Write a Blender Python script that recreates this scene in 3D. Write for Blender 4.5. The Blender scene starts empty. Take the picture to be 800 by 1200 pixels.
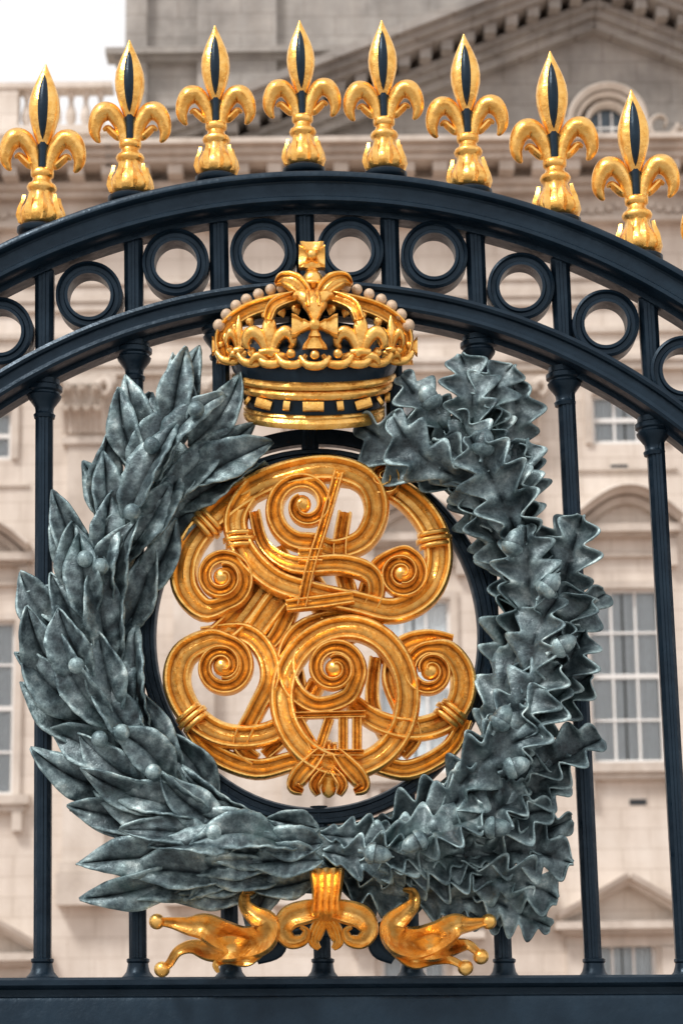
import bpy, bmesh, math, random
from math import sin, cos, pi, radians, sqrt, atan2
from mathutils import Vector, Matrix
random.seed(7)
scene=bpy.context.scene
# ---------------------------------------------------------------- camera
F=2800.0; PITCH=13.0; ROLL=-0.7; YAW=0.0
C=Vector((0,-8.0,1.6))
R=Matrix.Rotation(radians(YAW),3,'Z')@Matrix.Rotation(radians(90+PITCH),3,'X')@Matrix.Rotation(radians(ROLL),3,'Z')
cd=bpy.data.cameras.new('camera'); cam=bpy.data.objects.new('camera',cd); scene.collection.objects.link(cam)
cam.matrix_world=Matrix.Translation(C)@R.to_4x4()
cd.sensor_fit='VERTICAL'; cd.sensor_height=36; cd.sensor_width=24; cd.lens=F/1200*36
cd.clip_start=0.1; cd.clip_end=2000
cd.dof.use_dof=True; cd.dof.focus_distance=8.1; cd.dof.aperture_fstop=4.2
scene.camera=cam
K=0.0029
def W(px,py,y=0.0):
    d=R@Vector(((px-400)/F,-(py-600)/F,-1.0)); t=(y-C.y)/d.y
    return C+d*t
def gp(px,py,dref,doff=0.0):
    p=W(px,py,dref*K); p.y+=doff*K
    return p
# ---------------------------------------------------------------- materials
def newmat(name):
    m=bpy.data.materials.new(name); m.use_nodes=True
    nt=m.node_tree; return m,nt,nt.nodes['Principled BSDF']
def N(nt,t,**kw):
    n=nt.nodes.new(t)
    for k,v in kw.items(): setattr(n,k,v)
    return n
def ramp(nt,stops):
    r=N(nt,'ShaderNodeValToRGB'); e=r.color_ramp.elements
    while len(e)<len(stops): e.new(0.5)
    for i,(p,c) in enumerate(stops):
        e[i].position=p; e[i].color=(*c,1) if len(c)==3 else c
    return r
def objco(nt): return N(nt,'ShaderNodeTexCoord').outputs['Object']
def noise(nt,co,sc,det=4,rough=.55):
    n=N(nt,'ShaderNodeTexNoise'); n.inputs['Scale'].default_value=sc; n.inputs['Detail'].default_value=det
    n.inputs['Roughness'].default_value=rough; nt.links.new(co,n.inputs['Vector']); return n.outputs['Fac']
def bump(nt,h,bs,st,dist,prev=None):
    b=N(nt,'ShaderNodeBump'); b.inputs['Strength'].default_value=st; b.inputs['Distance'].default_value=dist
    nt.links.new(h,b.inputs['Height'])
    if prev: nt.links.new(prev,b.inputs['Normal'])
    nt.links.new(b.outputs[0],bs.inputs['Normal']); return b.outputs[0]

def m_iron():
    m,nt,b=newmat('navy_iron_paint'); co=objco(nt)
    n=noise(nt,co,9,5); r=ramp(nt,[(.3,(.003,.008,.015)),(.7,(.009,.019,.031))]); nt.links.new(n,r.inputs[0])
    nt.links.new(r.outputs[0],b.inputs['Base Color'])
    b.inputs['Specular IOR Level'].default_value=.36
    b.inputs['Specular Tint'].default_value=(.6,.8,1,1)
    r2=ramp(nt,[(.3,(.26,)*3),(.7,(.46,)*3)]); nt.links.new(noise(nt,co,30,4),r2.inputs[0]); nt.links.new(r2.outputs[0],b.inputs['Roughness'])
    p=bump(nt,noise(nt,co,25,3),b,.5,.005); bump(nt,noise(nt,co,120,3),b,.35,.0014,p)
    return m
def m_gold():
    m,nt,b=newmat('gilding'); co=objco(nt)
    n=noise(nt,co,28,6,.65); r=ramp(nt,[(.25,(.60,.28,.055)),(.45,(.89,.49,.12)),(.7,(1.0,.64,.21))])
    nt.links.new(n,r.inputs[0])
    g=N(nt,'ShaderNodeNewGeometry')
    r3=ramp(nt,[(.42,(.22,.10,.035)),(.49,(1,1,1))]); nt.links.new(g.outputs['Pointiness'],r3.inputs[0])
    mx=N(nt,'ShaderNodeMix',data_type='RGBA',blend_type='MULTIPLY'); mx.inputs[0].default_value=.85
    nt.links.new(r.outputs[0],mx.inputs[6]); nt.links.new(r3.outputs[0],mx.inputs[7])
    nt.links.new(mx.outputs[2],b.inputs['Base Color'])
    b.inputs['Metallic'].default_value=.88
    r2=ramp(nt,[(.3,(.22,)*3),(.75,(.46,)*3)]); nt.links.new(noise(nt,co,45,4),r2.inputs[0]); nt.links.new(r2.outputs[0],b.inputs['Roughness'])
    p=bump(nt,noise(nt,co,34,4),b,.65,.006); bump(nt,noise(nt,co,150,3),b,.4,.0014,p)
    return m
def m_bronze():
    m,nt,b=newmat('patinated_bronze'); co=objco(nt)
    n=noise(nt,co,11,8,.74); r=ramp(nt,[(.32,(.010,.017,.022)),(.45,(.050,.076,.088)),(.57,(.14,.19,.205)),(.69,(.34,.40,.41))])
    nt.links.new(n,r.inputs[0])
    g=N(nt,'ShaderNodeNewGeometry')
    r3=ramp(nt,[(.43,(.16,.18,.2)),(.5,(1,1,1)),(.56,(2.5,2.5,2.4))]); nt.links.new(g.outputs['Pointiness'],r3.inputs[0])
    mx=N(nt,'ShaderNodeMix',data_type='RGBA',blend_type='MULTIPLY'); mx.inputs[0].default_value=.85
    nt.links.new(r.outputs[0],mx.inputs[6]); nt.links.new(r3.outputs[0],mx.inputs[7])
    n2=noise(nt,co,5,5,.6); r4=ramp(nt,[(.55,(0,0,0)),(.70,(.45,.45,.45))]); nt.links.new(n2,r4.inputs[0])
    mg=N(nt,'ShaderNodeMix',data_type='RGBA'); nt.links.new(r4.outputs[0],mg.inputs[0]); nt.links.new(mx.outputs[2],mg.inputs[6]); mg.inputs[7].default_value=(.045,.105,.10,1)
    nt.links.new(mg.outputs[2],b.inputs['Base Color'])
    b.inputs['Metallic'].default_value=.3
    r2=ramp(nt,[(.3,(.30,)*3),(.7,(.56,)*3)]); nt.links.new(noise(nt,co,60,4),r2.inputs[0]); nt.links.new(r2.outputs[0],b.inputs['Roughness'])
    p=bump(nt,noise(nt,co,45,5),b,.7,.006); bump(nt,noise(nt,co,180,3),b,.45,.0014,p)
    return m
def m_stone(name,c0,c1,c2,joint=.5,bw=1.15,bh=.42):
    m,nt,b=newmat(name); co=objco(nt)
    sx=N(nt,'ShaderNodeSeparateXYZ'); nt.links.new(co,sx.inputs[0]); cb=N(nt,'ShaderNodeCombineXYZ')
    nt.links.new(sx.outputs[0],cb.inputs[0]); nt.links.new(sx.outputs[2],cb.inputs[1])
    br=N(nt,'ShaderNodeTexBrick'); nt.links.new(cb.outputs[0],br.inputs['Vector'])
    br.inputs['Scale'].default_value=1; br.inputs['Brick Width'].default_value=bw; br.inputs['Row Height'].default_value=bh
    br.inputs['Mortar Size'].default_value=.014; br.inputs['Mortar Smooth'].default_value=.3
    br.inputs['Color1'].default_value=(1,1,1,1); br.inputs['Color2'].default_value=(.92,.915,.91,1); br.inputs['Mortar'].default_value=(joint,joint*.95,joint*.9,1)
    n=noise(nt,co,.9,8,.65); r=ramp(nt,[(.3,c0),(.5,c1),(.7,c2)]); nt.links.new(n,r.inputs[0])
    mx=N(nt,'ShaderNodeMix',data_type='RGBA',blend_type='MULTIPLY'); mx.inputs[0].default_value=.8
    nt.links.new(r.outputs[0],mx.inputs[6]); nt.links.new(br.outputs['Color'],mx.inputs[7])
    mp=N(nt,'ShaderNodeMapping'); mp.inputs['Scale'].default_value=(3,3,.35); nt.links.new(co,mp.inputs[0])
    r5=ramp(nt,[(.35,(.76,.73,.70)),(.6,(1,1,1))]); nt.links.new(noise(nt,mp.outputs[0],1,6,.6),r5.inputs[0])
    m2=N(nt,'ShaderNodeMix',data_type='RGBA',blend_type='MULTIPLY'); m2.inputs[0].default_value=.5
    nt.links.new(mx.outputs[2],m2.inputs[6]); nt.links.new(r5.outputs[0],m2.inputs[7])
    nt.links.new(m2.outputs[2],b.inputs['Base Color']); b.inputs['Roughness'].default_value=.85
    p=bump(nt,br.outputs['Fac'],b,-.4,.03); bump(nt,noise(nt,co,14,6),b,.4,.03,p)
    return m
def m_plain(name,c,rough=.6,var=.15,sc=8):
    m,nt,b=newmat(name); co=objco(nt)
    r=ramp(nt,[(.3,tuple(x*(1-var) for x in c)),(.7,tuple(min(1,x*(1+var)) for x in c))]); nt.links.new(noise(nt,co,sc,5),r.inputs[0])
    nt.links.new(r.outputs[0],b.inputs['Base Color']); b.inputs['Roughness'].default_value=rough
    bump(nt,noise(nt,co,sc*5,4),b,.25,.01)
    return m
def m_glass():
    m=bpy.data.materials.new('window_glass'); m.use_nodes=True; nt=m.node_tree; nt.nodes.clear()
    o=N(nt,'ShaderNodeOutputMaterial'); mx=N(nt,'ShaderNodeMixShader'); t=N(nt,'ShaderNodeBsdfTransparent'); g=N(nt,'ShaderNodeBsdfGlossy')
    t.inputs[0].default_value=(.92,.96,.98,1); g.inputs['Roughness'].default_value=.03
    f=N(nt,'ShaderNodeFresnel'); f.inputs[0].default_value=1.7
    nt.links.new(f.outputs[0],mx.inputs[0]); nt.links.new(t.outputs[0],mx.inputs[1]); nt.links.new(g.outputs[0],mx.inputs[2]); nt.links.new(mx.outputs[0],o.inputs[0])
    return m
IRON=m_iron(); GOLD=m_gold(); BRONZE=m_bronze()
STONE=m_stone('portland_stone',(.67,.59,.52),(.76,.68,.605),(.82,.75,.68),.72)
STONE2=m_stone('weathered_stone',(.25,.235,.22),(.39,.365,.34),(.50,.465,.43),.6,1.5,.5)
TRIM=m_stone('carved_stone',(.50,.435,.38),(.67,.595,.525),(.77,.70,.63),.9,2.4,3)
WHITE=m_plain('white_window_paint',(.80,.79,.77),.5,.05)
CURT=m_plain('curtain_cloth',(.86,.88,.89),.9,.05)
DARK=m_plain('dark_interior',(.03,.035,.04),.8)
GLASS=m_glass()
GRAVEL=m_plain('forecourt_gravel',(.30,.22,.18),.95,.3,20)
PAVE=m_stone('paving_stone',(.25,.24,.23),(.32,.31,.30),(.38,.37,.35),.5,.9,.6)
# ---------------------------------------------------------------- mesh builder
class MB:
    def __init__(s): s.v=[]; s.f=[]
    def add(s,v,f):
        o=len(s.v); s.v+= [tuple(p) for p in v]; s.f+=[tuple(i+o for i in q) for q in f]
    def build(s,name,mat,parent=None,angle=40,solid=0):
        me=bpy.data.meshes.new(name); me.from_pydata(s.v,[],s.f); me.update()
        bm=bmesh.new(); bm.from_mesh(me); bmesh.ops.recalc_face_normals(bm,faces=bm.faces); bm.to_mesh(me); bm.free()
        me.polygons.foreach_set('use_smooth',[True]*len(me.polygons))
        if angle<179: me.set_sharp_from_angle(angle=radians(angle))
        me.materials.append(mat)
        ob=bpy.data.objects.new(name,me); scene.collection.objects.link(ob)
        if parent: ob.parent=parent
        if solid:
            md=ob.modifiers.new('s','SOLIDIFY'); md.thickness=solid; md.offset=0
        return ob
def empty(name):
    e=bpy.data.objects.new(name,None); scene.collection.objects.link(e); return e
def cr(pts,n=8,closed=False):
    P=[tuple(float(a) for a in p) for p in pts]; m=len(P); out=[]
    segs=m if closed else m-1
    for i in range(segs):
        if closed: a,b,c,d=P[(i-1)%m],P[i],P[(i+1)%m],P[(i+2)%m]
        else: a,b,c,d=P[max(i-1,0)],P[i],P[i+1],P[min(i+2,m-1)]
        for k in range(n):
            t=k/n
            out.append(tuple(.5*((2*b[j])+(-a[j]+c[j])*t+(2*a[j]-5*b[j]+4*c[j]-d[j])*t*t+(-a[j]+3*b[j]-3*c[j]+d[j])*t**3) for j in range(len(b))))
    if not closed: out.append(P[-1])
    return out
def sweep(mb,pts,prof,th,mp,closed=False,thw=None):
    n=len(pts); m=len(prof); V=[];Fc=[]
    for i,p in enumerate(pts):
        a=pts[(i-1)%n] if closed else pts[max(i-1,0)]; b=pts[(i+1)%n] if closed else pts[min(i+1,n-1)]
        dx,dy=b[0]-a[0],b[1]-a[1]; l=sqrt(dx*dx+dy*dy) or 1; nx,ny=-dy/l,dx/l
        t=th*(p[2]/thw if thw else 1)
        for u,h in prof: V.append(mp(p[0]+nx*u*p[2]/2,p[1]+ny*u*p[2]/2,p[3]-h*t))
    for i in range(n if closed else n-1):
        j=(i+1)%n
        for k in range(m):
            l=(k+1)%m; Fc.append((i*m+k,i*m+l,j*m+l,j*m+k))
    if not closed: Fc.append(tuple(range(m))); Fc.append(tuple((n-1)*m+k for k in range(m)))
    mb.add(V,Fc)
def mpg(dref): return lambda x,y,d: gp(x,y,dref,d)
def lathe(mb,base,up,prof,mp,d0=0,n=16,flat=1.0,mod=None,tiltd=0.0):
    l=sqrt(up[0]**2+up[1]**2); U=(up[0]/l,up[1]/l); Vv=(-U[1],U[0]); V=[];Fc=[]
    for h,r in prof:
        for k in range(n):
            th=2*pi*k/n; rr=r*(mod(h,th) if mod else 1)
            V.append(mp(base[0]+U[0]*h+Vv[0]*rr*cos(th),base[1]+U[1]*h+Vv[1]*rr*cos(th),d0+rr*sin(th)*flat+tiltd*h))
    for i in range(len(prof)-1):
        for k in range(n):
            l2=(k+1)%n; Fc.append((i*n+k,i*n+l2,(i+1)*n+l2,(i+1)*n+k))
    Fc.append(tuple(range(n))); Fc.append(tuple((len(prof)-1)*n+k for k in range(n)))
    mb.add(V,Fc)
def ball(mb,x,y,r,mp,d=0,sy=1.0,flat=1.0):
    pr=[(-r*cos(pi*i/8)*sy,max(.01,r*sin(pi*i/8))) for i in range(9)]
    lathe(mb,(x,y),(0,-1),pr,mp,d,12,flat)
ROUND=[(cos(2*pi*k/12),sin(2*pi*k/12)) for k in range(12)]
BOX=[(-1,-.85),(-.85,-1),(.85,-1),(1,-.85),(1,.85),(.85,1),(-.85,1),(-1,.85)]

# ================================================================ IRON GATE
gate=empty('iron_gate')
AC=(371,1042)
def arc(Rr,x0=-230,x1=970,n=90,d=0,w=2):
    a0=math.asin(max(-1,(x0-AC[0])/Rr)); a1=math.asin(min(1,(x1-AC[0])/Rr)); o=[]
    for i in range(n+1):
        a=a0+(a1-a0)*i/n; o.append((AC[0]+Rr*sin(a),AC[1]-Rr*cos(a),w,d))
    return o
def prof_band(pts): return [(u,-d) for u,d in pts]
mb=MB()
FR=-38
up=prof_band([(0,6),(1,0),(5,-3),(8,-3),(10,0),(11,6),(13,8),(28,8),(29,3),(31,0),(35,0),(37,3),(38,10),(38,66),(35,76),(10,76),(8,80),(2,80),(0,74)])
sweep(mb,arc(843),up,1,mpg(FR))
lo=prof_band([(0,6),(1,0),(5,-2),(8,0),(9,5),(20,5),(21,0),(25,-1),(28,1),(29,8),(29,68),(27,76),(2,76),(0,70)])
sweep(mb,arc(714),lo,1,mpg(FR))
sweep(mb,arc(806),prof_band([(0,24),(7,24),(7,52),(0,52)]),1,mpg(FR))
sweep(mb,arc(686),prof_band([(0,26),(6,26),(6,50),(0,50)]),1,mpg(FR))
mb.build('arch_bands',IRON,gate,35)
bars=[(-52,-62),(53,50),(157,162),(257,270),(358,378),(457,482),(557,590),(655,695),(755,802),(858,912)]
def bx(i,y):
    t,b=bars[i]; return t+(b-t)*(y-300)/840
def arcy(Rr,x): return AC[1]-sqrt(Rr*Rr-(x-AC[0])**2)
mb=MB()
rings=[(2,392),(106,350),(207,312),(309,300),(410,298),(508,303),(609,340),(708,383),(799,437),(-100,448)]
rp=[(-1,.6),(-1,1),(-.55,1.15),(-.35,.8),(.3,.8),(.5,1.0),(1,1.0),(1,-1),(-1,-1)]
for x,y in rings:
    o=[]
    for k in range(48):
        a=2*pi*k/48; o.append((x+32*cos(a),y+32.5*sin(a),14,0))
    sweep(mb,o,rp,15,mpg(0),closed=True)
mb.build('ring_panels',IRON,gate,35)
mb=MB()
hoopc=(371,747)
for i in range(len(bars)):
    y0=arcy(808,bx(i,300))+2
    segs=[(y0,1148)]
    if i in (3,4,5): segs=[(y0,560 if i!=4 else 545),(925 if i!=4 else 945,1148)]
    for a,b in segs:
        o=[(bx(i,a+(b-a)*k/12),a+(b-a)*k/12,20 if a+(b-a)*k/12>arcy(700,bx(i,300)) else 22,0) for k in range(13)]
        sweep(mb,o,[(-1,-.6),(-.6,-1),(.6,-1),(1,-.6),(1,.5),(.55,1),(.2,1),(.15,1.12),(-.15,1.12),(-.2,1),(-.55,1),(-1,.5)],9.5,mpg(0))
    yc=arcy(683,bx(i,400))+20
    lathe(mb,(bx(i,yc),yc+34),(bx(i,yc)-bx(i,yc+34),-34),[(0,9),(1,12),(5,13),(7,11),(9,10.5),(14,11.5),(20,16),(24,19),(27,20),(29,18),(31,18),(33,21),(38,21),(40,18),(46,18)],mpg(0),0,20)
    yf=1149
    lathe(mb,(bx(i,yf),yf),(0,-1),[(0,19),(4,19),(6,17),(10,14),(16,12.5),(20,12),(22,13.5),(25,13.5),(27,9)],mpg(0),0,20)
mb.build('vertical_bars',IRON,gate,35)
mb=MB()
o=[(x,1147-4*x/800,2,0) for x in range(-220,1000,40)]
sweep(mb,o,prof_band([(0,-30),(3,-34),(9,-34),(12,-30),(14,-24),(18,-22),(22,-22),(24,-28),(28,-30),(88,-30),(92,-24),(92,30),(0,30)]),1,mpg(0))
mb.build('lock_rail',IRON,gate,35)
mb=MB()
for i in range(len(bars)):
    o=[(bx(i,1235+(1650-1235)*k/4),1235+(1650-1235)*k/4,19,0) for k in range(5)]
    sweep(mb,o,BOX,9.5,mpg(0))
sweep(mb,[(x,1650,2,0) for x in range(-220,1000,40)],prof_band([(0,-24),(60,-24),(60,24),(0,24)]),1,mpg(0))
for X in (-235,985):
    sweep(mb,[(X,380,44,0),(X,900,44,0),(X,1745,44,0)],BOX,24,mpg(0))
    lathe(mb,(X,382),(0,-1),[(0,30),(8,32),(12,24),(18,14),(26,20),(38,26),(52,20),(62,8),(70,1)],mpg(0),0,18)
mb.build('lower_gate_frame',IRON,gate,35)
mb=MB()
o=[(hoopc[0]+198*cos(2*pi*k/96),hoopc[1]+210*sin(2*pi*k/96),20,0) for k in range(96)]
sweep(mb,o,[(-1,-1),(-1,.6),(-.8,1),(-.4,1),(-.3,.6),(.3,.6),(.4,1),(.8,1),(1,.6),(1,-1)],9,mpg(-4),closed=True)
# short curved bracket between hoop and crown, following the hoop
o=[(hoopc[0]+222*sin(a),hoopc[1]-234*cos(a),18,0) for a in [radians(-20+40*k/14) for k in range(15)]]
sweep(mb,o,BOX,8,mpg(2))
mb.build('wreath_hoop',IRON,gate,35)

# ================================================================ FINIALS
def fleur(mbg,mbk,base,tip,dref,H=172.0):
    ux,uy=(tip[0]-base[0])/H,(tip[1]-base[1])/H; s=sqrt(ux*ux+uy*uy)
    vx,vy=-uy,ux
    mp=lambda x,h,d: gp(base[0]+vx*x+ux*h,base[1]+vy*x+uy*h,dref,d*s)
    mpl=lambda x,y,d: mp(x,-y,d)
    lathe(mbg,(0,0),(0,-1),[(0,15),(1,19),(5,22),(10,23),(16,21),(22,17),(28,13.5),(33,12),(36,12.5),(38,15),(41,16),(44,14.5),(46,11),(52,9),(58,7)],mpl,0,32,1,lambda h,th:1+(.13*abs(cos(4*th+h*.02))-.05 if h<34 else 0))
    for k in range(8):
        a=2*pi*k/8+.2
        V=[];Fc=[]
        for i,(h,r,w) in enumerate([(2,22,4),(10,25,6),(18,23.5,5),(26,20,3.2),(32,18.5,.6)]):
            for e in (-1,0,1):
                aa=a+e*w/r; rr=r+(1.5 if e==0 else -2)
                V.append(mp(rr*cos(aa),h,rr*sin(aa)))
        for i in range(4):
            for e in (0,1): Fc.append((i*3+e,i*3+e+1,i*3+4+e,i*3+3+e))
        mbg.add(V,Fc)
    lathe(mbk,(0,0),(0,-1),[(-10,22),(-7,25),(-3,25),(0,20),(2,16)],mpl,0,20)
    lathe(mbk,(0,0),(0,-1),[(34,5),(60,6),(100,6)],mpl,0,10)
    pr=[(82,4),(88,7.5),(97,11.5),(107,15),(117,17.6),(126,18.2),(135,17),(144,14),(152,10.5),(160,6.5),(166,3.4),(172,.6)]
    lathe(mbg,(0,0),(0,-1),pr,mpl,0,24,.85,lambda h,th:1-.09*abs(sin(2*th+pi/2)))
    for sg in (-1,1):
        V=[];Fc=[]; nn=14
        for i in range(nn+1):
            h=90+(158-90)*i/nn; w=5.2*sin(pi*i/nn)**.6+.15
            rr=0
            for j in range(len(pr)-1):
                if pr[j][0]<=h<=pr[j+1][0]:
                    f=(h-pr[j][0])/(pr[j+1][0]-pr[j][0]); rr=pr[j][1]+(pr[j+1][1]-pr[j][1])*f
            for e in (-1,-.5,0,.5,1):
                x=e*w; q=max(rr*rr-x*x,0)
                V.append(mp(x,h,sg*(sqrt(q)*.85*.97+1.0+ (0.8 if abs(e)<1 else -1.5))))
        for i in range(nn):
            for e in range(4): Fc.append((i*5+e,i*5+e+1,i*5+6+e,i*5+5+e))
        mbk.add(V,Fc)
    pf=[(cos(t),sin(t)*1.0) for t in [2*pi*k/14 for k in range(14)]]
    pf=[(u,h*(1+.18*(abs(u)<.3)-.12*(.3<abs(u)<.7))) for u,h in pf]
    for sg in (-1,1):
        P=[(sg*5,44,7,0),(sg*6.5,60,11,0),(sg*11,78,15,-1),(sg*20,91,19,-2),(sg*30,91,21,-3),(sg*37,82,17,-3),(sg*39,70,13,-2),(sg*36,62,8,-1),(sg*33,59,3,0)]
        sweep(mbg,[(x,-y,w,d) for x,y,w,d in cr(P,5)],pf,9,mpl,thw=18)
        P=[(sg*7,66,4,3),(sg*13,65,8,2),(sg*19,70,9,2),(sg*25,75,8,2),(sg*30,73,3,2)]
        sweep(mbg,[(x,-y,w,d) for x,y,w,d in cr(P,4)],pf,6,mpl,thw=10)
    lathe(mbg,(0,0),(0,-1),[(50,8),(53,12),(58,12.5),(61,9)],mpl,0,20,.9)
fin=[((48,266),(54,75)),((153,229),(152,47)),((254,206),(252,30)),((356,196),(351,24)),((451,201),(447,24)),((550,222),(543,40)),((652,256),(644,60)),((748,299),(739,105)),((-62,318),(-52,128)),((852,352),(842,160))]
for b,t in fin:
    a=MB(); k=MB(); fleur(a,k,b,t,-4)
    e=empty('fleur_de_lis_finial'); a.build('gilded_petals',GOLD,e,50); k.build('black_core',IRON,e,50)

# ================================================================ WREATH
wreath=empty('bronze_wreath')
def leaf(mb,bxp,byp,ang,L,Wd,d,tilt,roll,kind,rnd,cup=.3,dref=-40,curl=.1):
    ca,sa=cos(ang),sin(ang)
    e1=Vector((ca*cos(tilt),sa*cos(tilt),-sin(tilt))); e2=Vector((-sa,ca,0)); n=e1.cross(e2)
    if n.z>0: n=-n
    e2=(e2*cos(roll)+n*sin(roll)); n2=e1.cross(e2)
    if n2.z>0: n2=-n2
    base=Vector((bxp,byp,d))
    nL,nW=(24,10) if kind=='laurel' else (60,12)
    V=[];Fc=[]; ph=rnd.uniform(0,6); lat=rnd.uniform(-.14,.14); wf=rnd.uniform(.8,1.25); nl=rnd.choice([3.5,4,4.4])
    ph2=rnd.uniform(0,6)
    for i in range(nL+1):
        t=i/nL
        if kind=='laurel': w0=Wd*.5*(sin(pi*min(1,t**.9*.985+.012))**.85)
        else: env=sin(pi*min(.999,max(.02,t**1.12*.985)))**.62
        for j in range(nW+1):
            s=-1+2*j/nW; a=abs(s)
            if kind=='laurel':
                w=w0*(1+.08*sin(11*t+ph+s*2)*(a>.75)); along=t*L; wl=w
                h=a*w*cup
                h+=L*.016*cos(2*pi*(t*6-a*.9))*min(1,a*2)*(1-t*.5)+ .06*L*sin(t*5*wf+ph+s*1.8)*a
                h+=(-2.6 if a<.01 else 0)
            else:
                tt=nl*t+(.14 if s>0 else 0)
                lo_=(.5-.5*cos(2*pi*tt))**.75
                wl=(Wd*.5*env*(1.04-.62*(1-lo_)*a**.5))+1.0
                along=t*L+a*L*.085*env*(.4+.8*lo_)
                vein=cos(2*pi*(tt-.08*a))
                h=a*Wd*.5*cup*.55
                h+=-a*L*.026*(lo_-.5)*2
                h+=a*a*L*.085*sin(5.2*t*wf+ph+1.3*s)+a*L*.03*sin(12*t*wf+ph2+2*s)
                h+=L*.011*vein*(1 if .08<a<.95 else 0)
                h+=(-2.8 if a<.01 else 0)
            h+= -curl*L*(t*t)*1.0 + .10*L*sin(pi*t)
            p=base+e1*along+e2*(s*wl+lat*L*sin(pi*t*.9))+n2*h
            V.append(gp(p.x,p.y,dref,p.z-dref))
    for i in range(nL):
        for j in range(nW):
            q=i*(nW+1)+j; Fc.append((q,q+1,q+nW+2,q+nW+1))
    mb.add(V,Fc)
WC=(370,750)
def wpos(al,r,side): return (WC[0]+side*r*sin(al),WC[1]+r*cos(al))
def tang(al,side): return atan2(-sin(al),side*cos(al))
def build_side(side,kind,mb,rnd):
    if kind=='laurel':
        rows=[(256,350,-12),(226,220,-18),(284,352,-32),(238,240,-36),(264,326,-50),(244,262,-54),(256,296,-66)]; step=radians(14.5)
    else:
        rows=[(256,342,-12),(240,238,-18),(280,336,-34),(248,252,-42),(264,308,-54),(254,280,-68)]; step=radians(19)
    for ri,(r,rt,dep) in enumerate(rows):
        al=radians(2 if r>240 else 9)+step*(ri*.37%1)
        while al<radians(143 if rt<300 else 136):
            L=rnd.uniform(98,130) if kind=='laurel' else rnd.uniform(112,142)
            Wd=rnd.uniform(40,54) if kind=='laurel' else rnd.uniform(66,82)
            v=12 if rt<300 else 16
            rr=r+rnd.uniform(-6,6); rtt=rt+rnd.uniform(-v if rt>250 else -4,v*.7)
            x,y=wpos(al,rr,side)
            sp=(rtt*rtt-rr*rr-L*L)/(2*rr*L); fan=math.asin(max(-.7,min(.95,sp)))
            a=tang(al,side)+fan*(1 if side>0 else -1)
            leaf(mb,x,y,a,L,Wd,dep+rnd.uniform(-7,7),rnd.uniform(.02,.34),rnd.uniform(-.5,.5)+ (.25*(1 if rt>300 else -1 if rt<250 else 0))*side,kind,rnd,cup=rnd.uniform(.25,.7),curl=rnd.uniform(-.06,.2))
            al+=step*rnd.uniform(.82,1.18)
rl=random.Random(5); ro=random.Random(12)
mbl=MB(); mbo=MB()
build_side(-1,'laurel',mbl,rl); build_side(1,'oak',mbo,ro)
for (x,y,deg,L,Wd,d) in [(205,985,192,112,46,-30),(218,1003,176,128,48,-42),(225,1022,166,135,46,-34),(250,1040,172,125,46,-26),(268,1030,184,125,48,-46),(300,1045,176,110,44,-30),(330,1030,186,110,46,-44),(222,970,204,118,46,-48),(352,1008,178,115,46,-50),(378,990,182,84,42,-58),(378,1010,178,90,42,-60),(372,1028,172,80,38,-40),(374,972,190,62,34,-50)]:
    leaf(mbl,x,y,radians(deg),L,Wd,d,.12,rl.uniform(-.3,.3),'laurel',rl,cup=.45)
for (x,y,deg,L,Wd,d) in [(550,985,-12,122,70,-30),(540,1010,2,130,74,-42),(525,1030,14,130,72,-34),(550,1040,24,105,62,-28),(465,1035,6,120,66,-30),(425,1016,-2,120,68,-46),(555,960,-22,118,68,-36),(398,1032,8,100,60,-26),(495,1045,26,100,60,-20),(378,998,-2,110,62,-54),(376,978,-4,84,46,-48)]:
    leaf(mbo,x,y,radians(deg),L,Wd,d,.12,ro.uniform(-.3,.3),'oak',ro,cup=.4)
for (x,y,deg,L,Wd,d) in [(200,525,-80,115,42,-52),(215,520,-96,105,40,-40),(182,545,-106,110,40,-36),(222,525,-56,105,40,-46),(225,540,-30,86,36,-40),(232,552,-10,70,32,-30),(168,560,-104,105,40,-50),(205,500,-72,100,38,-30)]:
    leaf(mbl,x,y,radians(deg),L,Wd,d,.15,rl.uniform(-.3,.3),'laurel',rl,cup=.45)
for (x,y,deg,L,Wd,d) in [(548,528,-98,108,68,-50),(565,528,-68,104,66,-42),(535,524,-128,104,64,-44),(532,538,-150,88,56,-36),(528,545,-166,70,48,-28),(582,548,-80,104,66,-30)]:
    leaf(mbo,x,y,radians(deg),L,Wd,d,.15,ro.uniform(-.3,.3),'oak',ro,cup=.4)
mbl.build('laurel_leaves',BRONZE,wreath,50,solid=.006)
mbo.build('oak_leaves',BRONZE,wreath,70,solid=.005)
mb=MB()
for side in (-1,1):
    o=[(*wpos(radians(0+146*k/40),258,side),80-24*(k/40),-6) for k in range(41)]
    sweep(mb,o,ROUND,16,mpg(0))
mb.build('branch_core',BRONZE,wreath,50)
mb=MB()
for x,y,a in [(178,522,-60),(118,664,-90),(100,655,-120),(143,858,-110),(117,866,-150),(90,780,-140),(250,975,180),(155,600,-90),(230,480,-60),(180,905,-130)]:
    ball(mb,x,y,10,mpg(-96),0); lathe(mb,(x,y),(-cos(radians(a)),-sin(radians(a))),[(0,3),(26,3)],mpg(-96),4,8,1,None,1)
for x,y,a in [(566,524,-80),(655,758,-30),(585,846,-60),(577,970,0),(437,1000,10),(600,640,-70),(505,470,-120),(600,900,-20),(640,690,-50),(490,985,150)]:
    u=(cos(radians(a)),sin(radians(a)))
    lathe(mb,(x-u[0]*10,y-u[1]*10),u,[(-8,2.5),(-2,2.5),(0,5),(2,10),(7,13.5),(11,13.5),(12,11),(18,11),(25,9),(30,5),(32,1.8),(35,.5)],mpg(-104),0,14)
mb.build('acorns_and_berries',BRONZE,wreath,50)

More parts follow.
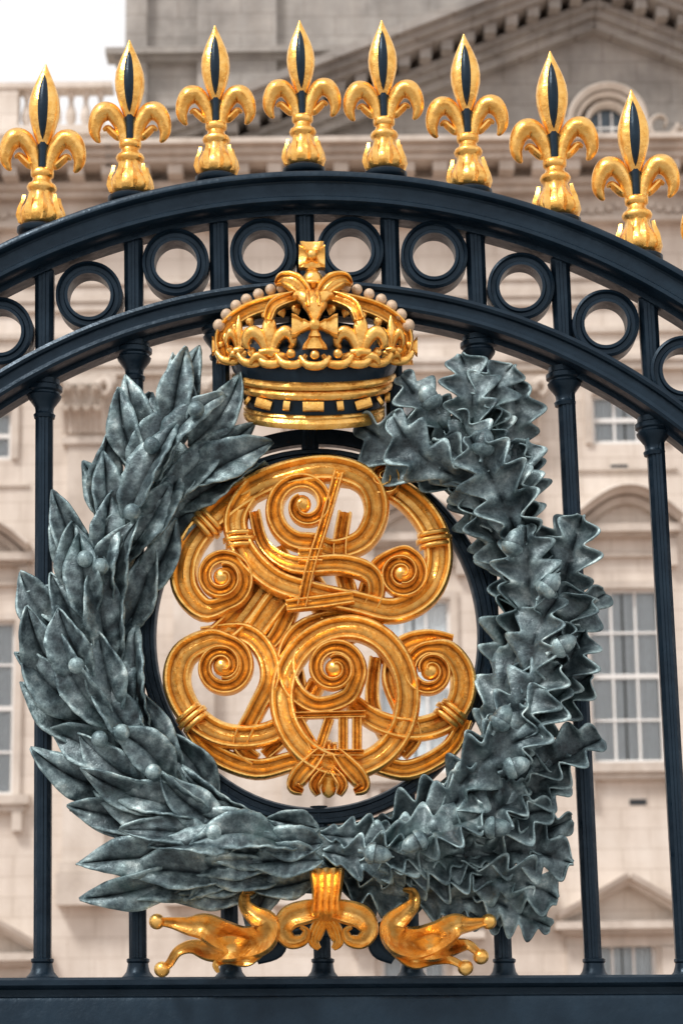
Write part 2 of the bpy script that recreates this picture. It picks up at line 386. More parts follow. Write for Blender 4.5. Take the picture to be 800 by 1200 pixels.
# ================================================================ CYPHER
cy=empty('royal_cypher')
GR=[(-1,-.3),(-1,.35),(-.94,.75),(-.80,.97),(-.66,.97),(-.52,.65),(-.40,.42),(-.20,.46),(0,.60),(.20,.46),(.40,.42),(.52,.65),(.66,.97),(.80,.97),(.94,.75),(1,.35),(1,-.3)]
mb=MB()
CM=mpg(-30)
def spiral(cx,cy_,r0,r1,a0,a1,w0,w1,d0=0,d1=0,n=None):
    n=n or max(6,int(abs(a1-a0)/28)); o=[]
    for i in range(n+1):
        t=i/n; a=radians(a0+(a1-a0)*t); r=r0+(r1-r0)*t**.9
        o.append((cx+r*cos(a),cy_+r*sin(a),w0+(w1-w0)*t,d0+(d1-d0)*t))
    return o
def st(ctrl,w=None,n=6,th=14,closed=False,ws=1.08):
    P=[(p[0],p[1],(p[2] if len(p)>2 else w)*ws,(p[3] if len(p)>3 else 0)*1.6) for p in ctrl]
    sweep(mb,cr(P,n,closed),GR,th,CM,closed)
def boss(x,y,r=10,d=-8):
    pts_=[(0,r),(3,r),(8,r*.8),(11,r*.45),(12.5,.5)]
    V=[];Fc=[];n=14
    for h,rr in pts_:
        for k in range(n): V.append(CM(x+rr*cos(2*pi*k/n),y+rr*sin(2*pi*k/n),d*1.6-h))
    for i in range(len(pts_)-1):
        for k in range(n): Fc.append((i*n+k,i*n+(k+1)%n,(i+1)*n+(k+1)%n,(i+1)*n+k))
    Fc.append(tuple((len(pts_)-1)*n+k for k in range(n))); mb.add(V,Fc)
st(spiral(262,681,9,30,-450,80,12,18,-14,-6)+[(240,716,26,-4),(218,690,30,-2),(219,652,31,0),(242,615,31,2),(282,580,31,4),(332,560,30,-4),(385,554,30,-10),(428,568,29,-8),(441,600,28,-2),(426,632,26,4),(392,645,24,2)]+spiral(357,598,43,8,75,75+520,22,11,-6,-16))
boss(262,681,11,-13); boss(354,597,11,-15)
st(spiral(449,563,5,14,-300,60,9,13,-6,-4)+[(430,573,16,2)],n=5)
st([(400,556,22,8),(440,562,26,6),(480,586,30,2),(507,622,32,0),(513,662,31,-2),(498,698,30,-4),(462,718,28,-6),(418,710,26,-8),(370,700,26,-10),(322,684,27,-8),(288,650,28,-4),(276,610,27,0),(296,573,26,4),(335,551,24,8),(385,546,20,10)])
st(spiral(470,677,8,25,450,-90,11,16,-14,-8)+[(444,666,20,-4),(432,690,22,2),(428,720,24,6),(440,745,22,8)])
boss(470,677,11,-13)
st([(298,600,14,2),(310,640,15,2),(345,667,20,-12),(400,667,22,-14),(434,678,22,-12),(440,700,20,-8),(428,722,18,0)])
st([(335,650,26,6),(304,690,30,4),(276,728,30,2),(248,752,26,0)])
st([(345,655,30,8),(368,690,30,8),(392,726,30,8),(410,755,26,8)])
st([(300,738,26,3),(324,705,28,3),(352,672,24,5)])
st([(325,640,18,6),(345,690,20,6),(330,735,20,6),(312,760,16,6)])
st([(404,600,16,4),(398,650,18,4),(410,700,20,2),(420,745,18,4)])
st([(397,560,12,-15),(380,620,11,-17),(364,672,12,-19),(354,716,12,-15)],th=10)
st([(336,715,14,-14),(375,711,15,-16),(414,705,14,-14)],th=10)
st([(350,657,16,-17),(378,657,16,-17)],th=10)
st(spiral(262,785,9,30,450,-80,12,18,-14,-8)+[(246,753,26,-6),(216,769,30,-2),(208,802,31,0),(225,838,30,2),(262,862,28,0),(312,862,26,-4),(350,838,24,-6),(372,800,20,2)])
boss(262,785,11,-13)
st([(236,745,20,4),(285,743,23,0),(311,766,24,-4),(317,800,23,-8),(300,835,21,-4),(282,872,20,2),(300,890,16,6)])
st(spiral(503,790,8,27,-270-360+90,-90,11,17,-14,-8)+[(524,766,24,-6),(541,790,28,-2),(539,822,29,0),(518,846,28,2),(480,856,26,-4),(440,846,24,-6),(408,820,20,2)])
boss(503,790,11,-13)
st([(530,752,16,4),(500,749,20,0),(470,761,23,-4),(459,795,23,-6),(470,830,21,-4),(485,862,19,2),(470,884,16,6)])
st([(404+73*cos(2*pi*k/14),820+81*sin(2*pi*k/14),28,-10+5*sin(4*pi*k/14)) for k in range(14)],closed=True)
st(spiral(392,789,9,29,-470,30,11,19,-20,-16)+[(405,822,20,-12),(370,830,20,-10),(342,808,22,-8),(336,770,23,-2),(354,740,24,2),(395,727,24,4),(438,740,24,0),(460,775,22,2),(474,800,18,6)])
boss(392,789,11,-20)
st([(345,770,14,4),(352,820,16,4),(335,860,16,4),(310,885,14,6)])
st([(440,770,14,4),(436,820,16,4),(450,860,16,4),(470,885,14,6)])
st([(222,850,18,6),(250,882,22,6),(300,901,23,4),(350,892,22,0),(385,903,18,-4)])
st([(545,842,18,6),(525,878,21,6),(478,902,22,4),(430,894,22,0),(390,906,18,-4)])
for P in ([(350,846),(370,882)],[(386,846),(374,882)],[(402,844),(402,884)],[(418,844),(418,884)]):
    st([(x,y,11,-15) for x,y in [P[0],((P[0][0]+P[1][0])/2,(P[0][1]+P[1][1])/2),P[1]]],th=9)
for P in ([(343,843),(428,841)],[(364,886),(426,886)]):
    st([(x,y,8,-16) for x,y in [P[0],((P[0][0]+P[1][0])/2,(P[0][1]+P[1][1])/2),P[1]]],th=9)
lathe(mb,(385,935),(0,-1),[(0,2),(4,7),(12,10),(20,8),(26,13),(30,14),(34,9),(44,11),(52,15),(56,9)],mpg(-45),0,18,.8)
for sg in (-1,1):
    st([(385+sg*8,884,12,-14),(385+sg*20,898,20,-15),(385+sg*33,912,22,-14),(385+sg*40,924,16,-10),(385+sg*30,930,7,-8)])
    st([(385+sg*4,905,9,-14),(385+sg*16,922,13,-16),(385+sg*12,934,7,-12)])
def collar(x,y,ang,w,d=-4):
    a=radians(ang)
    for o in (-7,0,7):
        ww=w/2+(3 if o==0 else .5)
        cx_,cy2=x+cos(a)*o,y+sin(a)*o; nx,ny=-sin(a),cos(a)
        sweep(mb,[(cx_+nx*ww*t,cy2+ny*ww*t,7,d-16*(1-t*t)**.5*.75) for t in [-1,-.85,-.6,-.3,0,.3,.6,.85,1]],ROUND,6,CM)
for c in [(281,634,85,33),(508,634,80,36),(226,842,50,34),(527,838,130,34),(243,616,-42,33),(385,883,0,24)]: collar(*c)
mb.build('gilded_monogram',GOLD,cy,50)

# ================================================================ CROWN
crown=empty('royal_crown')
mg=MB(); mk=MB(); mw=MB()
CX=368
def ee(y0):
    if y0>=440: return .34
    if y0>=415: return .24+.10*(y0-415)/25
    return .24-.15*min(1,max(0,(400-y0)/50))
def revolve(mb_,prof,n=56):
    V=[];Fc=[];m=len(prof)
    for k in range(n):
        ph=2*pi*k/n
        for Rr,y0 in prof: V.append(gp(CX+Rr*sin(ph),y0+ee(y0)*Rr*cos(ph),-20,-.75*Rr*cos(ph)))
    for k in range(n):
        for i in range(m-1): Fc.append((k*m+i,((k+1)%n)*m+i,((k+1)%n)*m+i+1,k*m+i+1))
    mb_.add(V,Fc)
def torus(y0,Rr,r,h=None):
    h=h or r; revolve(mg,[(Rr+r*cos(2*pi*i/10),y0+h*sin(2*pi*i/10)) for i in range(11)])
revolve(mk,[(60,490),(76,488),(77,478),(82,472),(84,452),(88,444),(95,434),(100,420),(100,408),(93,398),(78,389),(54,382),(30,378),(1,377)])
torus(485,78,5,7); torus(478,80,3,3); torus(451,86,6,6.5); torus(441,92,4,4.5)
for k in range(-4,5):
    ph=radians(k*21); Rr=86
    x=CX+Rr*sin(ph); y=465+.34*Rr*cos(ph); d=-.75*Rr*cos(ph)
    wd=(24 if k%2==0 else 8)*max(.25,cos(ph))
    dy=wd/2*.34*math.tan(ph) if abs(ph)<1.3 else 0
    sweep(mg,[(x-wd/2,y+dy,10,d-2),(x+wd/2,y-dy,10,d-2)],BOX,4,mpg(-20))
def small_fleur(x,y,s,d,sx=1.0):
    M=lambda a,b,dd: gp(x+a*s*sx,y+b*s,-20,d+dd*s)
    lathe(mg,(0,10),(0,-1),[(-4,3),(4,6),(14,9.5),(22,11.5),(30,10),(38,6),(45,.6)],M,-2,16,.7,lambda h,t:1-.12*abs(sin(2*t+pi/2)))
    for sg in (-1,1):
        P=[(sg*4,22,8,0),(sg*5,8,12,0),(sg*11,-4,15,-2),(sg*20,-10,16,-3),(sg*28,-5,14,-3),(sg*29,4,10,-2),(sg*24,8,3,0)]
        sweep(mg,cr(P,4),ROUND,7,M,thw=13)
        P=[(sg*3,22,8,0),(sg*12,18,11,-2),(sg*20,20,9,-2),(sg*24,27,4,0)]
        sweep(mg,cr(P,4),ROUND,6,M,thw=10)
    sweep(mg,[(-13,14,8,-4),(0,14,9,-8),(13,14,8,-4)],ROUND,5,M)
def cross(x,y,s,d,sx=1.0):
    M=lambda a,b,dd: gp(x+a*s*sx,y+b*s,-20,d+dd*s)
    for ax,ay in ((0,-1),(0,1),(1,0),(-1,0)):
        P=[(ax*t,ay*t,w,0) for t,w in [(2,8),(9,11),(16,18),(22,27),(26,29)]]
        sweep(mg,P,[(-1,0),(-.95,.7),(-.75,1),(-.6,.6),(0,.75),(.6,.6),(.75,1),(.95,.7),(1,0)],8,M)
    ball(mg,x,y,7*s,mpg(-20),d-7*s)
cross(370,410,1.0,-92)
cross(370,410,.5,-98)
small_fleur(318,421,.98,-72,.92); small_fleur(422,421,.98,-72,.92)
small_fleur(282,412,.85,-42,.55); small_fleur(457,412,.85,-42,.55)
cross(260,410,.8,-14,.5); cross(478,411,.8,-14,.5)
for x,y,d in [(343,446,-84),(396,446,-84),(298,438,-62),(441,438,-62),(272,428,-35),(466,428,-35),(370,449,-90),(320,443,-76),(419,443,-76)]:
    sweep(mg,cr([(x-17,y-7,6,d+5),(x-8,y+4,10,d),(x+8,y+4,10,d),(x+17,y-7,6,d+5)],4),ROUND,5,mpg(-20))
    ball(mg,x,y-7,5.5,mpg(-20),d-2)
for sg in (-1,1):
    P=[(CX+sg*103,428,14,-16),(CX+sg*107,404,18,-18),(CX+sg*98,388,19,-22),(CX+sg*76,374,20,-26),(CX+sg*48,366,19,-30),(CX+sg*22,362,18,-34),(CX,364,16,-36)]
    D=cr(P,6); sweep(mg,D,GR,11,mpg(-20))
    for k in range(2,9):
        q=D[min(3+k*4-1,len(D)-1)]
        lathe(mg,(q[0],q[1]+6),(sg*-.3,1),[(0,2.5),(4,5.5),(9,5),(14,.6)],mpg(-20),q[3]-6,10,.7)
    for k,(x,y) in enumerate([(110,394),(101,382),(90,372),(78,365),(64,359),(50,354),(37,352)]):
        ball(mw,CX+sg*x,y-5,7.2-.15*k,mpg(-20),-26-k)
    P=[(CX+sg*52,398,13,-76),(CX+sg*46,382,15,-72),(CX+sg*31,370,15,-60),(CX+sg*10,360,13,-44)]
    sweep(mg,cr(P,5),GR,9,mpg(-20))
    P=[(CX+sg*3,374,12,-50),(CX+sg*12,358,19,-54),(CX+sg*23,347,22,-52),(CX+sg*36,342,16,-46),(CX+sg*44,347,4,-42)]
    sweep(mg,cr(P,5),GR,9,mpg(-20))
    P=[(CX+sg*3,384,10,-66),(CX+sg*9,371,15,-66),(CX+sg*18,366,13,-62),(CX+sg*26,371,4,-56)]
    sweep(mg,cr(P,5),ROUND,7,mpg(-20),thw=15)
sweep(mg,cr([(369,388,16,-92),(368,374,18,-84),(367,363,16,-66),(366,354,12,-44)],5),GR,9,mpg(-20))
ball(mg,367,342,13,mpg(-20),-38)
sweep(mg,[(353,343,5,-42),(360,346,5,-50),(367,346.5,5,-53),(374,346,5,-50),(381,343,5,-42)],ROUND,3,mpg(-20))
lathe(mg,(366,332),(0,-1),[(0,6),(3,8),(6,5)],mpg(-20),-38,12)
for ax,ay,L in ((0,-1,17),(0,1,13),(1,0,15),(-1,0,15)):
    P=[(366+ax*t,314+ay*t,w,-38) for t,w in [(0,12),(6,17),(L,27)]]
    sweep(mg,P,[(-1,-1),(-1,.8),(-.8,1),(-.5,.6),(.5,.6),(.8,1),(1,.8),(1,-1)],7,mpg(-20))
ball(mg,366,313,6,mpg(-20),-45)
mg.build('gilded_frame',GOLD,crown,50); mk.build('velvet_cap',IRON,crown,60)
PEARL=m_plain('aged_pearl',(.58,.43,.30),.35,.3,60)
mw.build('pearls',PEARL,crown,60)

# ================================================================ RIBBON
rib=empty('gilded_ribbon'); mb=MB()
RM=mpg(-50)
FOLD=[(-1,-.4),(-1,.0),(-.85,.6),(-.6,.15),(-.25,.9),(0,.5),(.25,.1),(.55,.5),(.8,1.1),(1,.4),(1,-.2)]
TAIL=[(-1,-.2),(-1,.5),(-.8,.85),(-.5,.5),(-.1,.15),(.3,.3),(.65,.9),(.85,1.15),(1,.6),(1,-.2)]
KN=[(-1,-.3),(-1,.4),(-.85,.9),(-.65,.5),(-.45,.95),(-.22,.55),(0,1.0),(.22,.55),(.45,.95),(.65,.5),(.85,.9),(1,.4),(1,-.3)]
st2=lambda ctrl,th=9,prof=FOLD,thw=34: sweep(mb,cr(ctrl,7),prof,th,RM,thw=thw)
st2([(383,1018,42,-2),(383,1026,40,-12),(383,1045,35,-20),(382,1060,33,-22),(382,1072,35,-22),(382,1080,26,-12)],13,KN)
for sg in (-1,1):
    c=382
    st2([(c+sg*4,1066,22,-14),(c+sg*22,1070,28,-22),(c+sg*42,1077,28,-24),(c+sg*50,1092,22,-20),(c+sg*41,1104,18,-14),(c+sg*27,1102,14,-10),(c+sg*23,1092,9,-12),(c+sg*30,1087,5,-14)],13,TAIL)
    st2([(c+sg*2,1076,14,-10),(c+sg*10,1090,18,-8),(c+sg*14,1104,14,-4),(c+sg*8,1112,6,0)],8,KN)
# left tail: hooked top, hollow twisting body, forked end
st2([(299,1046,4,4),(289,1048,11,-6),(288,1062,16,-16),(299,1074,22,-26),(313,1084,30,-30),(308,1100,36,-18),(286,1106,40,-2),(262,1098,38,-10),(242,1088,32,-24),(222,1086,22,-14),(203,1082,14,-4),(184,1080,9,-8)],15,TAIL)
st2([(292,1112,24,0),(270,1112,32,-14),(246,1114,26,0),(226,1110,17,-10),(210,1116,12,-18),(199,1130,10,-8),(190,1136,8,-6)],13,TAIL)
st2([(308,1108,18,0),(290,1126,15,-12),(268,1124,12,-2),(254,1130,9,-10),(256,1140,4,-6)],10,TAIL)
st2([(316,1076,12,0),(322,1090,16,-8),(314,1104,12,0)],9,ROUND)
# right tail
st2([(472,1042,4,4),(483,1046,11,-6),(484,1060,16,-16),(473,1072,22,-26),(460,1086,30,-30),(466,1102,36,-18),(488,1106,40,-2),(512,1098,36,-10),(532,1086,28,-24),(550,1084,17,-12),(572,1080,9,-8)],15,TAIL)
st2([(484,1114,24,0),(506,1112,32,-14),(528,1110,22,0),(546,1108,13,-14),(556,1114,10,-10),(563,1121,8,-6)],13,TAIL)
st2([(464,1112,18,0),(484,1127,18,-12),(508,1124,14,-2),(528,1126,10,-12),(545,1134,8,-5)],10,TAIL)
for x,y in [(184,1080),(190,1136),(572,1080),(563,1121),(545,1134)]: ball(mb,x,y,9.5,mpg(-55),0)
mb.build('ribbon_bow',GOLD,rib,60)
mb=MB()
sweep(mb,cr([(318,1085,14,0),(340,1096,20,-4),(380,1088,22,-6),(425,1096,20,-4),(450,1085,14,0)],5),ROUND,8,mpg(-30))
sweep(mb,cr([(436,1096,16,0),(445,1112,24,0),(462,1124,14,0)],5),ROUND,8,mpg(-30))
sweep(mb,cr([(330,1096,16,0),(322,1112,24,0),(300,1124,14,0)],5),ROUND,8,mpg(-30))
mb.build('ribbon_backing',IRON,rib,50)

# ================================================================ PALACE
pal=empty('palace'); FY=42.0
def box(mb_,x0,z0,x1,z1,y0,y1):
    V=[(x0,y0,z0),(x1,y0,z0),(x1,y1,z0),(x0,y1,z0),(x0,y0,z1),(x1,y0,z1),(x1,y1,z1),(x0,y1,z1)]
    mb_.add(V,[(0,1,5,4),(1,2,6,5),(2,3,7,6),(3,0,4,7),(4,5,6,7),(0,3,2,1)])
def PB(mb_,x0,y0,x1,y1,pr,bk=FY+.3):
    fy=FY-pr; a=W(x0,(y0+y1)/2,fy); b=W(x1,(y0+y1)/2,fy); t=W((x0+x1)/2,y0,fy); u=W((x0+x1)/2,y1,fy)
    box(mb_,a.x,u.z,b.x,t.z,fy,bk)
def fx(px,py): return W(px,py,FY).x
def fz(py,px=400): return W(px,py,FY).z
def mpp(x,y,d):
    p=W(x,y,FY); p.y+=d; return p
cols=[(-26,38),(486,12),(733,0),(986,-10),(-279,50)]
wall=MB(); trim=MB(); wh=MB(); gl=MB(); cu=MB(); dk=MB()
opens=[]
for cx_,dy in cols:
    opens.append((cx_-43,690+dy,cx_+43,895+dy,'tall'))
    opens.append((cx_-40,462+dy*.5,cx_+40,520+dy*.5,'mezz'))
    opens.append((cx_-38,1100+dy,cx_+38,1290+dy,'low'))
wo=[]
for x0,y0,x1,y1,k in opens:
    a=W(x0,(y0+y1)/2,FY); b=W(x1,(y0+y1)/2,FY); t=W((x0+x1)/2,y0,FY); u=W((x0+x1)/2,y1,FY); wo.append((a.x,u.z,b.x,t.z,k))
ztop=fz(262)
colsx={}
for o in wo: colsx.setdefault(round((o[0]+o[2])/2/2.0),[]).append(o)
groups=sorted(colsx.values(),key=lambda g:min(o[0] for o in g))
xprev=-28.0
for g in groups:
    L_=min(o[0] for o in g); R_=max(o[2] for o in g)
    box(wall,xprev,0,L_,ztop,FY,FY+.6)
    z=0
    for o in sorted(g,key=lambda o:o[1]):
        if o[1]>z: box(wall,L_,z,R_,o[1],FY,FY+.6)
        if o[0]>L_+.01: box(wall,L_,o[1],o[0],o[3],FY,FY+.6)
        if o[2]<R_-.01: box(wall,o[2],o[1],R_,o[3],FY,FY+.6)
        z=o[3]
    box(wall,L_,z,R_,ztop,FY,FY+.6); xprev=R_
box(wall,xprev,0,28,ztop,FY,FY+.6)
wall.build('facade_wall',STONE,pal,30)
for (x0,z0,x1,z1,k) in wo:
    w=x1-x0;h=z1-z0; yy=FY+.16
    fr=.07
    box(wh,x0,z0,x0+fr,z1,yy-.06,yy+.06); box(wh,x1-fr,z0,x1,z1,yy-.06,yy+.06); box(wh,x0+fr,z1-fr,x1-fr,z1,yy-.06,yy+.06); box(wh,x0+fr,z0,x1-fr,z0+fr*1.3,yy-.06,yy+.06)
    nc,nr=(3,4) if k!='mezz' else (3,2)
    for i in range(1,nc):
        xx=x0+w*i/nc; box(wh,xx-.025,z0+fr*1.3,xx+.025,z1-fr,yy-.03,yy+.03)
    for j in range(1,nr):
        zz=z0+h*j/nr; t=.05 if j==nr//2 else .025; box(wh,x0+fr,zz-t,x1-fr,zz+t,yy-.045,yy+.025)
    gl.add([(x0,yy+.01,z0),(x1,yy+.01,z0),(x1,yy+.01,z1),(x0,yy+.01,z1)],[(0,1,2,3)])
    for (ca,cb) in ((x0,x0+w*.485),(x0+w*.515,x1)):
        V=[];Fc=[];n=30
        for i in range(n+1):
            xx=ca+(cb-ca)*i/n; yv=yy+.11+.03*sin(i*1.9)+.012*sin(i*.7)
            V+= [(xx,yv,z0),(xx,yv,z1)]
        for i in range(n): Fc.append((2*i,2*i+2,2*i+3,2*i+1))
        cu.add(V,Fc)
    box(dk,x0-.2,z0-.2,x1+.2,z1+.2,yy+.6,yy+.7)
    s=.16
    box(trim,x0-s,z0-.0,x0-.003,z1+s,FY-.09,FY+.2); box(trim,x1+.003,z0,x1+s,z1+s,FY-.09,FY+.2); box(trim,x0-.003,z1+.003,x1+.003,z1+s,FY-.088,FY+.2)
    if k!='mezz':
        box(trim,x0-.38,z0-.2,x1+.38,z0-.004,FY-.3,FY+.2); box(trim,x0-.28,z0-.34,x1+.28,z0-.203,FY-.2,FY-.003)
        for q in (x0-.2,x1+.02): box(trim,q,z0-.75,q+.2,z0-.343,FY-.2,FY-.003)
for n_,m_,mt in (('window_frames',wh,WHITE),('window_panes',gl,GLASS),('curtains',cu,CURT),('dark_rooms',dk,DARK)): m_.build(n_,mt,pal,30)
for cx_,dy in cols:
    P=[(cx_-62+124*t,612+dy*.9-38*sin(pi*t)**1.0*(.9),9,-.42) for t in [i/16 for i in range(17)]]
    sweep(trim,P,[(-1,-.4),(-1,.25),(-.3,.3),(-.1,.12),(1,.05),(1,-.4)],1,mpp)
    P=[(cx_-56+112*t,622+dy*.9-34*sin(pi*t),8,-.15) for t in [i/16 for i in range(17)]]
    sweep(trim,P,[(-1,-.2),(-1,.1),(1,.05),(1,-.2)],1,mpp)
    PB(trim,cx_-64,613+dy*.9,cx_+64,622+dy*.9,.42); PB(trim,cx_-58,623+dy*.9,cx_+58,628+dy*.9,.25); PB(trim,cx_-54,648+dy*.9,cx_+54,652+dy*.9,.12)
    for q in (cx_-60,cx_+48):
        PB(trim,q,629+dy*.9,q+12,662+dy*.9,.22)
    PB(trim,cx_-60,548+dy*.5,cx_+60,551+dy*.5,.07)
    yb=1085+dy
    for a,b in (((cx_-80,yb-8),(cx_,yb-54)),((cx_,yb-54),(cx_+80,yb-8))):
        sweep(trim,[(a[0],a[1],12,-.5),(b[0],b[1],12,-.5)],[(-1,-.6),(-1,.2),(0,.15),(.2,-.05),(1,-.1),(1,-.6)],1,mpp)
    PB(trim,cx_-82,yb-6,cx_+82,yb+3,.6); PB(trim,cx_-74,yb+3.2,cx_+74,yb+9,.4); PB(trim,cx_-70,yb+9.2,cx_+70,yb+24,.15)
    for q in (cx_-66,cx_+46): PB(trim,q,yb+24.2,q+20,yb+240,.2)
vent=MB()
for x,y in [(725,548),(747,940),(486,960),(-20,975)]: PB(vent,x-10,y-3.5,x+10,y+3.5,.012)
vent.build('wall_vents',DARK,pal,30)
for pc,dy in [(100,15),(227,0),(353,8),(606,0),(859,0),(-153,20)]:
    hw=24
    PB(trim,pc-hw,520,pc+hw,1010,.28); PB(trim,pc-hw-7,1010.3,pc+hw+7,1022,.42); PB(trim,pc-hw-11,1022.3,pc+hw+11,1060,.5)
    PB(trim,pc-hw-3,512,pc+hw+3,519.8,.36)
    PB(trim,pc-hw-12,440,pc+hw+12,450,.5)
    for r_i in range(2):
        nleaf=4-r_i
        for j in range(nleaf):
            xx=pc-hw+(j+.5)*(2*hw)/nleaf; yb=512-r_i*24
            P=[(xx,yb,16,-.30),(xx,yb-14,17,-.38),(xx,yb-23,16,-.5),(xx,yb-28,12,-.66),(xx,yb-20,5,-.74)]
            sweep(trim,cr(P,3),[(-1,-.05),(-.5,.08),(0,.0),(.5,.08),(1,-.05)],1,mpp)
    for sg in (-1,1):
        P=[(pc+sg*6,482,8,-.34),(pc+sg*14,464,9,-.42),(pc+sg*(hw+2),453,10,-.5),(pc+sg*(hw+9),462,9,-.55),(pc+sg*(hw+2),471,6,-.52),(pc+sg*(hw-3),464,4,-.52)]
        sweep(trim,cr(P,4),[(a,b*.1) for a,b in ROUND],1,mpp)
    PB(trim,pc-hw+2,450.3,pc+hw-2,512,.26)
for (ya,yb,pr) in [(190,196,1.55),(196.3,203,1.35),(203.3,210,1.2),(222,229,.65),(229.3,236,.5),(236.3,262,.2),(262.3,268,.34),(330,334,.22),(334.3,352,.16),(352.3,362,.1),(424,430,.3),(430.3,439,.22),(388,394,.1)]:
    a=fz(ya);b=fz(yb)
    box(trim,-27,b,27,a,FY-pr,FY+.59)
zA,zB=fz(210.3),fz(221.7)
xx=-26
while xx<26:
    box(trim,xx,zB,xx+.32,zA,FY-1.1,FY-.0); xx+=.72
box(trim,-27,zB,27,zA,FY-.35,FY+.5)
xx=-25.5
while xx<26:
    zc=(fz(236)+fz(262))/2
    for kx in range(7):
        a=kx/6; box(trim,xx+a*1.2,zc-.07-.12*sin(pi*a),xx+a*1.2+.13,zc+.07-.12*sin(pi*a),FY-.28,FY-.19)
    xx+=1.9
trim.build('stone_trim',TRIM,pal,30)
up=MB()
box(up,-27,fz(190)+.003,27,fz(178),FY-.4,FY+1)
for (ya,yb,pr) in [(98,104,.3),(148,158,.3)]:
    a=W(400,ya,FY).z;b=W(400,yb,FY).z; box(up,-27,b,fx(133,120),a,FY-pr,FY+.25)
box(up,-27,fz(178)+.003,fx(133,120),fz(158)-.003,FY-.15,FY+.2)
xq=fx(-480,120); i=0
while xq<fx(128,120):
    zb=fz(148)+.0;zt=fz(104); H=zt-zb
    if i%9==8: box(up,xq-.1,zb,xq+.45,zt,FY-.25,FY+.2); xq+=.62
    else:
        V=[];Fc=[];n=10;pr=[(0,.11),(.08,.11),(.1,.06),(.25,.12),(.42,.12),(.7,.05),(.85,.07),(.9,.1),(1,.1)]
        for h,r in pr:
            for k in range(n): V.append((xq+r*cos(2*pi*k/n),FY+r*sin(2*pi*k/n),zb+H*h))
        for a in range(len(pr)-1):
            for k in range(n): Fc.append((a*n+k,a*n+(k+1)%n,(a+1)*n+(k+1)%n,(a+1)*n+k))
        up.add(V,Fc); xq+=.33
    i+=1
up.build('parapet_balustrade',STONE,pal,30)
at=MB()
xa=fx(136,60)
box(at,xa,fz(185),26,fz(-120),FY+3,FY+12)
for (ya,yb,pr) in [(-2,5,.5),(5.3,10,.3),(60,64,.12),(160,166,.3)]: box(at,xa-pr,fz(yb),26,fz(ya),FY+3-pr,FY+3.2)
for (a,b) in [(136,160),(225,320)]: box(at,fx(a,60)-.05,fz(184),fx(b,60),fz(-100),FY+2.75,FY+3.1)
at.build('attic_block',STONE2,pal,30)
pe=MB()
AX,AY=695,-22; BX,BY=150,189; CXr,CYr=1240,189
V=[mpp(BX,BY,0.0),mpp(CXr,CYr,0.0),mpp(AX,AY,0.0)]
V=[(v.x,v.y+.15,v.z) for v in V]+[(v.x,v.y+3.1,v.z) for v in V]
pe.add(V,[(0,1,2),(3,5,4),(0,2,5,3),(2,1,4,5),(0,3,4,1)])
def rake(off,w,pr,bk=.5):
    for (a,b) in (((BX-20,BY+8),(AX,AY)),((AX,AY),(CXr+20,CYr+8))):
        sweep(pe,[(a[0],a[1]+off,w,-pr),((a[0]+b[0])/2,(a[1]+b[1])/2+off,w,-pr),(b[0],b[1]+off,w,-pr)],[(-1,-pr-bk),(-1,0),(1,0),(1,-pr-bk)],1,mpp)
rake(0,9,1.5); rake(9,8,1.3); rake(17,7,1.1); rake(36,7,.55); rake(44,8,.4); rake(54,10,.22)
for (a,b) in (((BX,BY),(AX,AY)),((AX,AY),(CXr,CYr))):
    n=22
    for i in range(1,n):
        t=i/n; x=a[0]+(b[0]-a[0])*t; y=a[1]+(b[1]-a[1])*t+27
        p=mpp(x,y,0); box(pe,p.x-.13,p.z-.12,p.x+.13,p.z+.12,FY-.95,FY+.1)
pe.build('pediment',STONE2,pal,30)
ow=MB(); og=MB()
cx_,cy_=710,150
for r,w,pr in [(44,8,.35),(36,6,.25),(24,5,.3)]:
    o=[(cx_+r*cos(a),cy_+r*sin(a)*.98,w,-pr) for a in [pi+pi*i/20 for i in range(21)]]
    o=[(cx_-r,cy_+34,w,-pr)]+o+[(cx_+r,cy_+34,w,-pr)]
    sweep(ow,o,[(-1,-.4),(-1,.0),(-.3,.08),(1,0),(1,-.4)],1,mpp)
for sx in (-1,1):
    for (ccx,ccy,r) in [(62,10,20),(84,22,16),(62,32,12)]:
        sp=[(cx_+sx*(ccx+r*(1-t*.8)*cos(7*t)),cy_+ccy+r*(1-t*.8)*sin(7*t)-8,7*(1-.6*t),-.3) for t in [i/18 for i in range(19)]]
        sweep(ow,sp,[(a,b*.12) for a,b in ROUND],1,mpp)
PB(ow,640,182,1200,189,.5)
ow.build('tympanum_carving',TRIM,pal,40)
V=[mpp(cx_+20*cos(a),cy_+20*sin(a),-.05) for a in [pi+pi*i/16 for i in range(17)]]+[mpp(cx_+20,cy_+36,-.05),mpp(cx_-20,cy_+36,-.05)]
og.add(V,[tuple(range(len(V)))]); og.build('tympanum_pane',m_plain('dark_glazing',(.06,.09,.12),.15),pal)
wf_=MB()
for x in (cx_-7,cx_+7,): PB(wf_,x-1,cy_-18,x+1,cy_+36,.12)
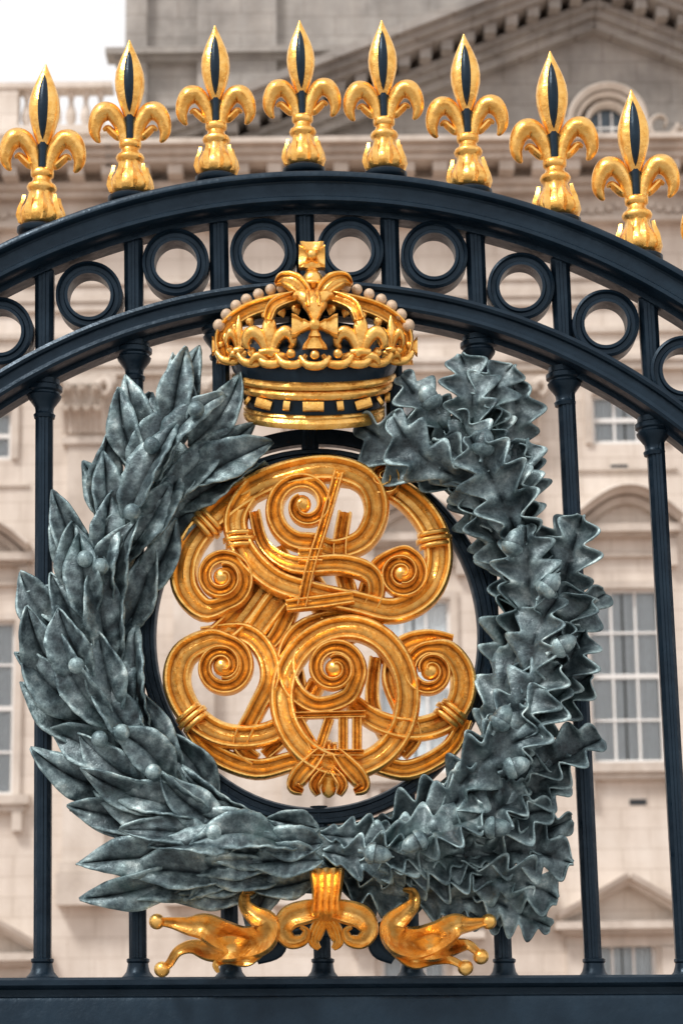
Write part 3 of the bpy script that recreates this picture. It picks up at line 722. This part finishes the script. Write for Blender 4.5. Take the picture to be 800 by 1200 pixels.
for y in (cy_,cy_+14): PB(wf_,cx_-19,y-1,cx_+19,y+1,.118)
wf_.build('tympanum_glazing_bars',WHITE,pal)
bd=MB(); box(bd,-27,0,27,fz(185)-.1,FY+1.3,FY+14); bd.build('building_body',STONE,pal,30)

# ================================================================ GROUND
def sheet(name,x0,y0,x1,y1,z,mat):
    m=MB(); m.add([(x0,y0,z),(x1,y0,z),(x1,y1,z),(x0,y1,z)],[(0,1,2,3)]); return m.build(name,mat)
sheet('ground',-900,-900,900,900,0,GRAVEL)
m=MB(); m.add([(-60,-14,.12),(60,-14,.12),(60,.8,.12),(-60,.8,.12),(-60,-14,0),(60,-14,0),(60,.8,0),(-60,.8,0)],[(0,1,2,3),(4,5,1,0),(6,7,3,2),(5,6,2,1),(7,4,0,3)]); m.build('pavement',PAVE)

# ================================================================ LIGHT
sd=Vector((-.45,-.50,.85)).normalized()
w=bpy.data.worlds.new('World'); scene.world=w; w.use_nodes=True; nt=w.node_tree
bg=nt.nodes['Background']; sky=N(nt,'ShaderNodeTexSky'); sky.sky_type='NISHITA'; sky.sun_disc=False
sky.sun_elevation=math.asin(sd.z); sky.sun_rotation=atan2(sd.x,sd.y)
co=N(nt,'ShaderNodeTexCoord').outputs['Generated']
r=ramp(nt,[(.3,(9.6,9.3,9.2)),(.7,(13,12.7,12.5))]); nt.links.new(noise(nt,co,2.2,5),r.inputs[0])
mx=N(nt,'ShaderNodeMix',data_type='RGBA'); mx.inputs[0].default_value=.9
nt.links.new(sky.outputs[0],mx.inputs[6]); nt.links.new(r.outputs[0],mx.inputs[7]); nt.links.new(mx.outputs[2],bg.inputs[0]); bg.inputs[1].default_value=.1
sl=bpy.data.lights.new('sun','SUN'); sl.energy=2.6; sl.angle=radians(12); sl.color=(1,.965,.92)
so=bpy.data.objects.new('sun',sl); scene.collection.objects.link(so); so.rotation_mode='QUATERNION'; so.rotation_quaternion=sd.to_track_quat('Z','Y'); so.location=(-10,-10,20)
scene.view_settings.view_transform='Standard'; scene.view_settings.look='None'; scene.view_settings.exposure=0
